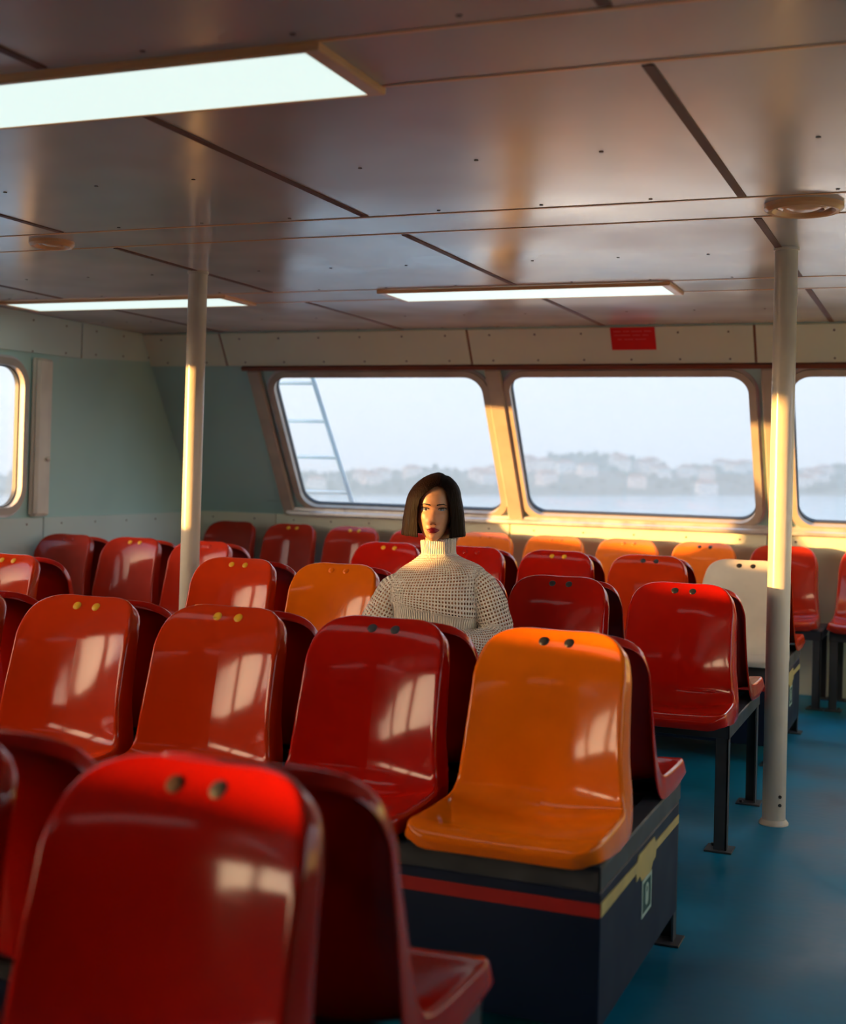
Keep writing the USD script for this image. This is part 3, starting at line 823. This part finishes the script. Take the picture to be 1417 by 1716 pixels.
lipU = blob([(-.0225, .0405), (-.012, .0455), (-.0045, .0492), (0, .0472), (.0045, .0492), (.012, .0455), (.0225, .0405), (.010, .0402), (-.010, .0402)])
lipL = blob([(-.0215, .0398), (-.008, .0400), (.008, .0400), (.0215, .0398), (.013, .0335), (.005, .0305), (-.005, .0305), (-.013, .0335)])
obj('lips', to_head(cat(patch(lipU, .0012), patch(lipL, .0012))), M['lip'], woman, True)
for s_ in (-1, 1):
    e = [(s_ * (.0310 + .0150 * math.cos(t)), .1135 + (.0058 if math.sin(t) > 0 else .0042) * math.sin(t) + .0012 * math.cos(t)) for t in np.linspace(0, 2 * np.pi, 28, endpoint=False)]
    eye = obj('eye', to_head(patch(Polygon(e), .0008)), M['eyewhite'], woman, True)
    ir = Polygon(e).intersection(sbox(-1, -1, 1, 1)).intersection(Polygon([(s_ * .0310 + .0070 * math.cos(t), .1142 + .0070 * math.sin(t)) for t in np.linspace(0, 2 * np.pi, 24, endpoint=False)]))
    obj('iris', to_head(patch(ir, .0016)), M['iris'], eye, True)
    up = [(x, z) for x, z in e if z > .1130]
    up = sorted(up, key=lambda q: q[0])
    la = Polygon([(x, z + .0024) for x, z in up] + [(x, z - .0004) for x, z in up[::-1]]).buffer(.0004)
    obj('eyelashes', to_head(patch(la, .0020)), M['lash'], eye, True)
    br = Polygon([(s_ * x, z) for x, z in ((.011, .1262), (.022, .1292), (.034, .1312), (.047, .1280), (.048, .1292), (.035, .1352), (.022, .1340), (.011, .1318))])
    obj('eyebrow', to_head(patch(br, .0010)), M['brow'], woman, True)
    no = Polygon([(s_ * .0075 + .0032 * math.cos(t), .0612 + .0016 * math.sin(t)) for t in np.linspace(0, 2 * np.pi, 14, endpoint=False)])
    obj('nostril', to_head(patch(no, .0012, 10)), M['nostril'], woman, True)

def hair_mesh():
    zs = np.array([.012, .02, .05, .08, .115, .15, .175, .195, .212, .226, .236, .243, .247])
    w = np.array([.116, .117, .1145, .112, .107, .100, .093, .083, .069, .053, .037, .020, .003])
    f = np.array([.083, .084, .086, .088, .094, .098, .096, .090, .076, .060, .043, .023, .003])
    b = np.array([.098, .100, .106, .110, .114, .114, .110, .101, .088, .070, .050, .027, .004])
    xe = np.array([.058, .058, .0595, .061, .060, .051, .037, .014, .0, .0, .0, .0, .0])
    Z = np.r_[np.linspace(.012, .20, 40), np.linspace(.203, .247, 16)]
    n = 150
    outer, inner = [], []
    for z in Z:
        W, Fz, B, X = (np.interp(z, zs, q) for q in (w, f, b, xe))
        tl = math.asin(min(X * .98 / W, .99)) if z < .199 else .012
        tr = math.asin(min(X * 1.06 / W, .99)) if z < .199 else .012
        c0 = math.asin(min(.012 * np.interp(z, [.15, .20], [0, 1]) / W, .9)) if W > .02 else 0
        th = np.linspace(-tl + c0 - 2 * np.pi, tr + c0, n)[::-1]
        th = np.linspace(tr + c0, 2 * np.pi - tl + c0, n)
        k = 1 + .012 * (meshkit.noise(np.c_[th * 9, np.full(n, z * 3), np.zeros(n)], 3) - .5) + .010 * (meshkit.noise(np.c_[th * 30, np.full(n, z * 6), np.zeros(n)], 5) - .5)
        c, s_ = np.cos(th), np.sin(th)
        x, y = W * s_ * k, np.where(c > 0, -Fz * c, -B * c) * k
        edge = np.minimum(np.arange(n), n - 1 - np.arange(n)) / 8.0
        tap = np.clip(edge, 0, 1) ** .5
        lift = np.interp(z, [.012, .05], [1, 0]) * (.010 * np.clip(-c, 0, 1) + .010 * np.abs(s_) - .004)
        zz = z + lift + .003 * np.interp(z, [.012, .02], [1, 0]) * (meshkit.noise(np.c_[th * 40, np.zeros(n), np.zeros(n)], 9) - .5)
        groove = .004 * np.exp(-((x - .028) / .006) ** 2) * np.interp(z, [.18, .24], [0, 1]) * (y < .04)
        outer.append(np.c_[x + .003 * np.interp(z, [.16, .24], [0, 4]), y, zz - groove])
        t = (.006 + .016 * tap) * np.interp(z, [.20, .247], [1, .25])
        inner.append(np.c_[x * (1 - t / max(W, .012)) + .003 * np.interp(z, [.16, .24], [0, 4]), y * (1 - t / max(Fz, .012)), np.minimum(zz, .247 - .010)])
    V = np.vstack(outer + inner); m_, F = len(Z), []
    off = m_ * n
    for k in range(m_ - 1):
        for i in range(n - 1):
            a, b_, c_, d = k * n + i, k * n + i + 1, (k + 1) * n + i + 1, (k + 1) * n + i
            F += [(a, b_, c_), (a, c_, d), (off + a, off + c_, off + b_), (off + a, off + d, off + c_)]
        for i in (0, n - 1):
            a, d = k * n + i, (k + 1) * n + i
            q = [(a, d, off + d), (a, off + d, off + a)]
            F += q if i == 0 else [t_[::-1] for t_ in q]
    for i in range(n - 1):
        F += [(i + 1, i, off + i), (i + 1, off + i, off + i + 1)]
        a = (m_ - 1) * n
        F += [(a + i, a + i + 1, off + a + i), (off + a + i, a + i + 1, off + a + i + 1)]
    m = trimesh.Trimesh(V, F, process=False)
    m.fix_normals()
    return m
obj('hair', to_head(hair_mesh()), M['hair'], woman, 50)

def cloth(rows, n, cells, mat_, name, parent, fold=.004, tilt=None, cell_v=.0108, seed=1, thick=True):
    rows = np.array(rows, float)
    from scipy.interpolate import PchipInterpolator as PI_
    s0 = np.r_[0, np.cumsum(np.hypot(np.diff(rows[:, 0]), np.diff(rows[:, 1])))]
    ss = np.linspace(0, s0[-1], max(8, int(s0[-1] / .006)))
    Q = np.stack([PI_(s0, rows[:, k])(ss) for k in range(rows.shape[1])], 1)
    th = np.linspace(0, 2 * np.pi, n + 1) + np.pi      # the seam runs down the back
    V, UV = [], []
    for q, s_ in zip(Q, ss):
        z, rx, ry, cy, cx_ = q
        c, s1 = np.cos(th), np.sin(th)
        e = 2 / 2.35
        x = cx_ + rx * np.sign(s1) * np.abs(s1) ** e
        y = cy - ry * np.sign(c) * np.abs(c) ** e
        zz = np.full(n + 1, z)
        if tilt:
            zz = zz + tilt(x, z)
        nz = meshkit.fbm(np.c_[np.cos(th) * 2.2 + 5, np.sin(th) * 2.2 + 5, np.full(n + 1, z * 16)], 3, seed) - .5
        V.append(np.c_[x * (1 + nz * fold / .1), (y - cy) * (1 + nz * fold / .1) + cy, zz])
        UV.append(np.c_[np.linspace(0, cells, n + 1), np.full(n + 1, s_ / cell_v)])
    for p, w in zip(V, UV):
        d = np.r_[0, np.cumsum(np.linalg.norm(np.diff(p, axis=0), axis=1))]
        w[:, 0] = d / d[-1] * cells
    V, UV = np.vstack(V), np.vstack(UV); F = []
    m_ = n + 1
    for k in range(len(Q) - 1):
        for i in range(n):
            a, b_, c_, d = k * m_ + i, k * m_ + i + 1, (k + 1) * m_ + i + 1, (k + 1) * m_ + i
            F += [(a, b_, c_), (a, c_, d)]
    m = to_body(trimesh.Trimesh(V, F, process=False))
    return obj(name, m, mat_, parent, True, UV)
def shoulder_tilt(x, z):
    return np.interp(z, [.66, .76, .80, .87, .92, .96], [-.16, -.16, 0, .10, .07, .0]) * x
sweater = cloth([(.742, .168, .128, .035, 0), (.755, .178, .136, .033, 0), (.79, .176, .132, .035, 0), (.82, .176, .124, .037, 0), (.85, .180, .112, .04, 0.002), (.874, .172, .098, .04, .004), (.895, .152, .088, .04, .005), (.912, .125, .078, .038, .006), (.928, .096, .070, .034, .006), (.942, .074, .064, .03, .006), (.952, .062, .060, .028, .006)],
                120, 88, M['knit'], 'sweater', woman, .010, shoulder_tilt)
cloth([(.66, .150, .112, .04, 0), (.67, .156, .117, .04, 0), (.70, .160, .120, .04, 0), (.735, .166, .126, .036, 0), (.752, .172, .130, .035, 0)], 120, 104, M['rib'], 'waistband', sweater, .006, shoulder_tilt, seed=2)
cloth([(.938, .0655, .0605, .030, .006), (.955, .0625, .0585, .026, .006), (.985, .0635, .0600, .016, .006), (1.000, .0645, .0610, .012, .006), (1.004, .0630, .0595, .012, .006), (1.000, .0600, .0565, .012, .006), (.985, .0585, .0550, .016, .006)], 96, 60, M['rib'], 'turtleneck_collar', sweater, .003,
      lambda x, z: .10 * x, seed=3)
def sleeve(path, rad, cells, seed):
    from scipy.interpolate import PchipInterpolator as PI_, CubicSpline
    p = np.array(path, float)
    d = np.r_[0, np.cumsum(np.linalg.norm(np.diff(p, axis=0), axis=1))]
    s_ = np.linspace(0, d[-1], int(d[-1] / .006))
    C = np.stack([PI_(d, p[:, k])(s_) for k in range(3)], 1)
    R = PI_(d, rad)(s_)
    T = np.gradient(C, axis=0); T /= np.linalg.norm(T, axis=1, keepdims=True)
    n = 60; th = np.linspace(0, 2 * np.pi, n + 1)
    a = np.array([0, -1., 0])
    V, UV = [], []
    for c, t, r, q in zip(C, T, R, s_):
        a = a - t * (a @ t); a /= np.linalg.norm(a); b_ = np.cross(t, a)
        fold = 1 + .16 * (meshkit.fbm(np.c_[np.cos(th) * 1.2 + 3, np.sin(th) * 1.2 + 3, np.full(n + 1, q * 26)], 3, seed) - .5)
        V.append(c + (np.outer(np.cos(th), a) + np.outer(np.sin(th), b_)) * (r * fold)[:, None])
        UV.append(np.c_[np.linspace(0, cells, n + 1), np.full(n + 1, q / .0112)])
    F = []; m_ = n + 1
    for k in range(len(C) - 1):
        for i in range(n):
            F += [(k * m_ + i, k * m_ + i + 1, (k + 1) * m_ + i + 1), (k * m_ + i, (k + 1) * m_ + i + 1, (k + 1) * m_ + i)]
    m = to_body(trimesh.Trimesh(np.vstack(V), F, process=False))
    obj('sleeve', m, M['knit'], sweater, True, np.vstack(UV))
SR = [.040, .058, .064, .061, .060, .044]
sleeve(armR, SR, 34, 11)
sleeve(armL, SR, 34, 12)
tr = [P([(-.075, .025, .578), (.075, .025, .578)], [.104, .104]), P([(0, .04, .585), (0, .045, .70)], [.108, .098]), P([(-.06, .04, .68), (.06, .04, .68)], [.088, .088])]
for s_ in (-1, 1):
    tr.append(P([(.085 * s_, .02, .574), (.095 * s_, -.20, .578), (.105 * s_, -.42, .560)], [.092, .080, .064]))
    tr.append(P([(.105 * s_, -.42, .560), (.100 * s_, -.43, .33), (.095 * s_, -.42, .13)], [.064, .064, .060]))
obj('trousers', to_body(limbs(tr, .016, 6)), M['trouser'], woman, 60)
for s_ in (-1, 1):
    obj('shoe', to_body(limbs([P([(.095 * s_, -.39, .058), (.096 * s_, -.45, .062), (.10 * s_, -.56, .045)], [.042, .045, .030])], .012, 4)), M['shoe'], woman, 60)

# ------------------------------------------------------------------ outside: ladder, water, far shore
LAD = thing('ladder', 'pale steel ladder leaning outside the left front window', 'ladder', (0, 0, 0))
M['ladder'] = painted('ladder_paint', (.74, .78, .80), .5)
rt, rb = np.array([-4.01, 7.60, 2.25]), np.array([-3.784, 8.913, .02])
dl = np.array([-.42, 0, 0])
for o in (0, 1):
    d = (rb - rt) / np.linalg.norm(rb - rt)
    m = bx(-.016, .016, -.028, .028, 0, np.linalg.norm(rb - rt), .004)
    m.apply_transform(trimesh.geometry.align_vectors([0, 0, 1], d)); m.apply_translation(rt + dl * o)
    obj('rail', m, M['ladder'], LAD)
for z in (2.05, 1.82, 1.57, 1.325, 1.08, .835, .59, .345):
    t = (rt[2] - z) / (rt[2] - rb[2]); p = rt + (rb - rt) * t
    obj('rung', cyl(p, p + dl, .013, 14), M['ladder'], LAD, 40)

M['deck'] = painted('bounce_deck_paint', (.60, .70, .76), .5, .1, 1.0)
tag(obj('foredeck', cat(bx(-4.9, 1.3, 7.95, 13.5, -.05, .0), bx(-4.9, 1.3, 13.45, 13.5, 0, .35)), M['deck']), 'unseen pale deck below the front sill, added to bounce skylight inside', kind='structure')  # unseen deck added so its pale top bounces skylight onto the ceiling
TILT = math.atan((815.0 - PPY) / FPX)
EF = FW * math.cos(TILT) - UP * math.sin(TILT); EU = UP * math.cos(TILT) + FW * math.sin(TILT)   # the sea's level: the boat heels and trims a little
WATER = -6.0
def ex(lat, dist, h):
    lat, dist, h = np.broadcast_arrays(np.asarray(lat, float), np.asarray(dist, float), np.asarray(h, float))
    return EYE + lat[..., None] * RT + dist[..., None] * EF + (h + WATER)[..., None] * EU
def ex_mesh(m):
    v = m.vertices
    return trimesh.Trimesh(ex(v[:, 0], v[:, 1], v[:, 2]), m.faces, process=False)
M['water'] = mat('sea_water', (.11, .20, .26), .12, {'g': ('geometry', {}), 'n': ('noise_texture', {'scale': .35, 'detail': 4.0}), 'b': ('bump', {'strength': .5, 'distance': 1.0})}, [('g.position', 'n.vector'), ('n.fac', 'b.height'), ('b.normal', 'p.normal')])
gx = np.linspace(-6000, 6000, 25); gy = np.linspace(-6000, 6000, 25)
GX, GY = np.meshgrid(gx, gy)
wv = np.stack([GX.ravel(), GY.ravel(), np.zeros(GX.size)], 1)
wf = [(i * 25 + j, i * 25 + j + 1, (i + 1) * 25 + j + 1, (i + 1) * 25 + j) for i in range(24) for j in range(24)]
wm = trimesh.Trimesh(wv, [q for a, b_, c_, d in wf for q in ((a, b_, c_), (a, c_, d))], process=False)
tag(obj('sea', ex_mesh(wm), M['water']), 'calm pale blue strait water outside the windows', kind='structure')

SHORE = 900.0
XT = np.array([-2500, -900, -300, 0, 300, 560, 600, 650, 690, 730, 780, 830, 870, 900, 940, 1000, 1040, 1080, 1120, 1160, 1200, 1240, 1290, 1340, 1362, 1374, 1392, 1600, 2400, 4000])
YT = np.array([806, 800, 790, 785, 782, 783, 778, 782, 774, 774, 780, 784, 778, 758, 751, 752, 758, 770, 775, 771, 778, 775, 785, 788, 774, 768, 776, 780, 795, 805])
def hill_h(lat, dist):
    x = 708.5 + lat / 1130.0 * FPX
    top = 6 + (815 - np.interp(x, XT, YT)) / FPX * 1130 - 6.0 * np.clip((806 - np.interp(x, XT, YT)) / 20, 0, 1)
    t = np.clip((dist - SHORE) / 230.0, 0, 1); t = t * t * (3 - 2 * t)
    n = meshkit.fbm(np.stack([lat / 60, dist / 60, lat * 0], -1), 3, 4) - .5
    return .8 + (top - .8) * t + n * 5 * np.clip((dist - SHORE) / 60, 0, 1)
la = np.linspace(-1700, 1900, 240); di = np.r_[SHORE - 2, np.linspace(SHORE, 1190, 26), 1300, 1450]
LA, DI = np.meshgrid(la, di)
HH = hill_h(LA, DI); HH[0] = -1; HH[-1] = -1
hv = np.stack([LA.ravel(), DI.ravel(), HH.ravel()], 1); m_ = len(la)
hf = [(i * m_ + j, i * m_ + j + 1, (i + 1) * m_ + j + 1, (i + 1) * m_ + j) for i in range(len(di) - 1) for j in range(m_ - 1)]
hm = trimesh.Trimesh(hv, [q for a, b_, c_, d in hf for q in ((a, b_, c_), (a, c_, d))], process=False)
M['hill'] = painted('hill_ground', (.10, .11, .07), .9, .3, .02)
M['leaf'] = painted('far_leaves', (.055, .085, .04), .9, .3, .05)
M['hwall'] = mat('house_wall', (.72, .62, .55), .8, {'oi': ('object_info', {}), 'r': ('rgb_ramp', {'ramp': [(0, (.86, .78, .72)), (.5, (.84, .66, .58)), (1, (.78, .76, .74))]})}, [('oi.random', 'r.fac'), ('r.color', 'p.base_color')])
M['hroof'] = mat('house_roof', (.42, .16, .09), .8)
tag(obj('far_hillside', ex_mesh(hm), M['hill'], None, True), 'low hillside of the far shore across the water', kind='structure')
def spot(x, y):
    """where the sight line meets the far hill"""
    ds = np.linspace(SHORE + 4, 1150, 240); lat = (x - 708.5) / FPX * ds
    yy = 815 - (hill_h(lat, ds) + 2 + WATER) / ds * FPX
    i = int(np.argmin(abs(yy - y)))
    return lat[i], ds[i]
SPOTS = [(885, 778), (893, 784), (902, 777), (912, 783), (921, 779), (930, 786), (938, 776), (946, 787), (907, 792), (915, 806), (960, 783), (968, 790), (975, 784), (983, 792), (998, 790), (1008, 794), (1016, 788), (1034, 776), (1042, 782), (1050, 776), (1056, 784),
         (1062, 790), (1072, 790), (1080, 786), (1090, 782), (1098, 790), (1106, 796), (1066, 812), (1074, 806), (1080, 814), (1120, 790), (1150, 795), (1160, 800), (1172, 796), (1184, 799), (1208, 776), (1218, 782), (1224, 778), (1232, 790), (1182, 824), (1196, 823), (1206, 825), (1246, 786), (1256, 792),
         (530, 815), (540, 818), (550, 813), (605, 803), (622, 808), (640, 800), (662, 806), (690, 796), (800, 800), (815, 806), (828, 796), (780, 806), (1345, 812), (1358, 800), (1370, 806), (1380, 795)]
HOUSES, _kept = [], []
for x, y in SPOTS:
    l_, d_ = spot(x, y)
    if any(math.hypot(l_ - q[0], d_ - q[1]) < 19 for q in HOUSES):
        continue
    _kept.append((x, y))
    HOUSES.append((l_, d_, float(hill_h(np.array(l_), np.array(d_)))))
blobs = []
ico = trimesh.creation.icosphere(1, 1.0)
for i in range(1500):
    l_, d_ = RNG.uniform(-700, 900), SHORE + 20 + 190 * RNG.random() ** .8
    r_ = RNG.uniform(1.8, 3.6)
    if min(math.hypot(l_ - q[0], d_ - q[1]) for q in HOUSES) < 11 + r_ * 1.3:
        continue
    b_ = ico.copy(); b_.vertices = b_.vertices * [r_, r_, r_ * RNG.uniform(.8, 1.3)] * RNG.uniform(.8, 1.15, (len(b_.vertices), 1)) + [l_, d_, float(hill_h(np.array(l_), np.array(d_))) + r_ * .4]
    blobs.append(b_)
tag(obj('far_trees', ex_mesh(cat(*blobs)), M['leaf'], None, True), 'dark blurred trees covering the far hillside', 'trees', kind='stuff')
hs = None
for i, (x, y) in enumerate(_kept):
    l_, d_, h_ = HOUSES[i]
    p = ex(l_, d_, h_ - 1.0)
    if y >= 812:
        lb, gr = ('pale house at the waterline seen through the window left of the woman', 'waterline houses, left window') if x < 750 else ('pale house at the waterline seen through the right window', 'waterline houses, right window')
    elif x < 850:
        lb, gr = 'small pale house on the hazy shore behind the woman, left front window', 'shore houses, left window'
    elif x < 1000:
        lb, gr = 'small pale house on the steep left end of the hill, right window', 'hill houses, left end'
    elif x < 1300:
        lb, gr = 'small pale house on the low right half of the hill, right window', 'hill houses, right half'
    else:
        lb, gr = 'small pale house on the shore right of the right pole', 'shore houses beyond the pole'
    if hs is None:
        hs = thing('shore_house', lb, 'house', (0, 0, 0), 0, gr)
        wv_ = bx(-6.5, 6.5, -6, 6, -2, 8.5)
        rf = trimesh.convex.convex_hull(np.array([[-7, -6.5, 8.5], [7, -6.5, 8.5], [7, 6.5, 8.5], [-7, 6.5, 8.5], [-3, 0, 11], [3, 0, 11]]))
        obj('walls', wv_, M['hwall'], hs); obj('roof', rf, M['hroof'], hs)
        UsdGeom.Xformable(hs).ClearXformOpOrder()
        UsdGeom.Xformable(hs).AddTranslateOp(opSuffix='at').Set(Gf.Vec3d(*p.tolist())); UsdGeom.Xformable(hs).AddRotateZOp(opSuffix='at').Set(20.0)
    else:
        copy_of(hs, 'shore_house', lb, p, 10 + 40 * RNG.random(), gr)
hz = trimesh.creation.box(bounds=[[-3500, 70, -3], [3500, 1900, 260]])
M['haze'] = usdkit.material(stage, '/World/Looks/haze', {'v': ('principled_volume', {'color': (.62, .83, 1.0), 'density': .0013, 'anisotropy': .1})}, [], volume='v.volume')
tag(obj('sea_haze', ex_mesh(hz), M['haze']), 'pale haze over the water towards the far shore', 'haze', kind='stuff')
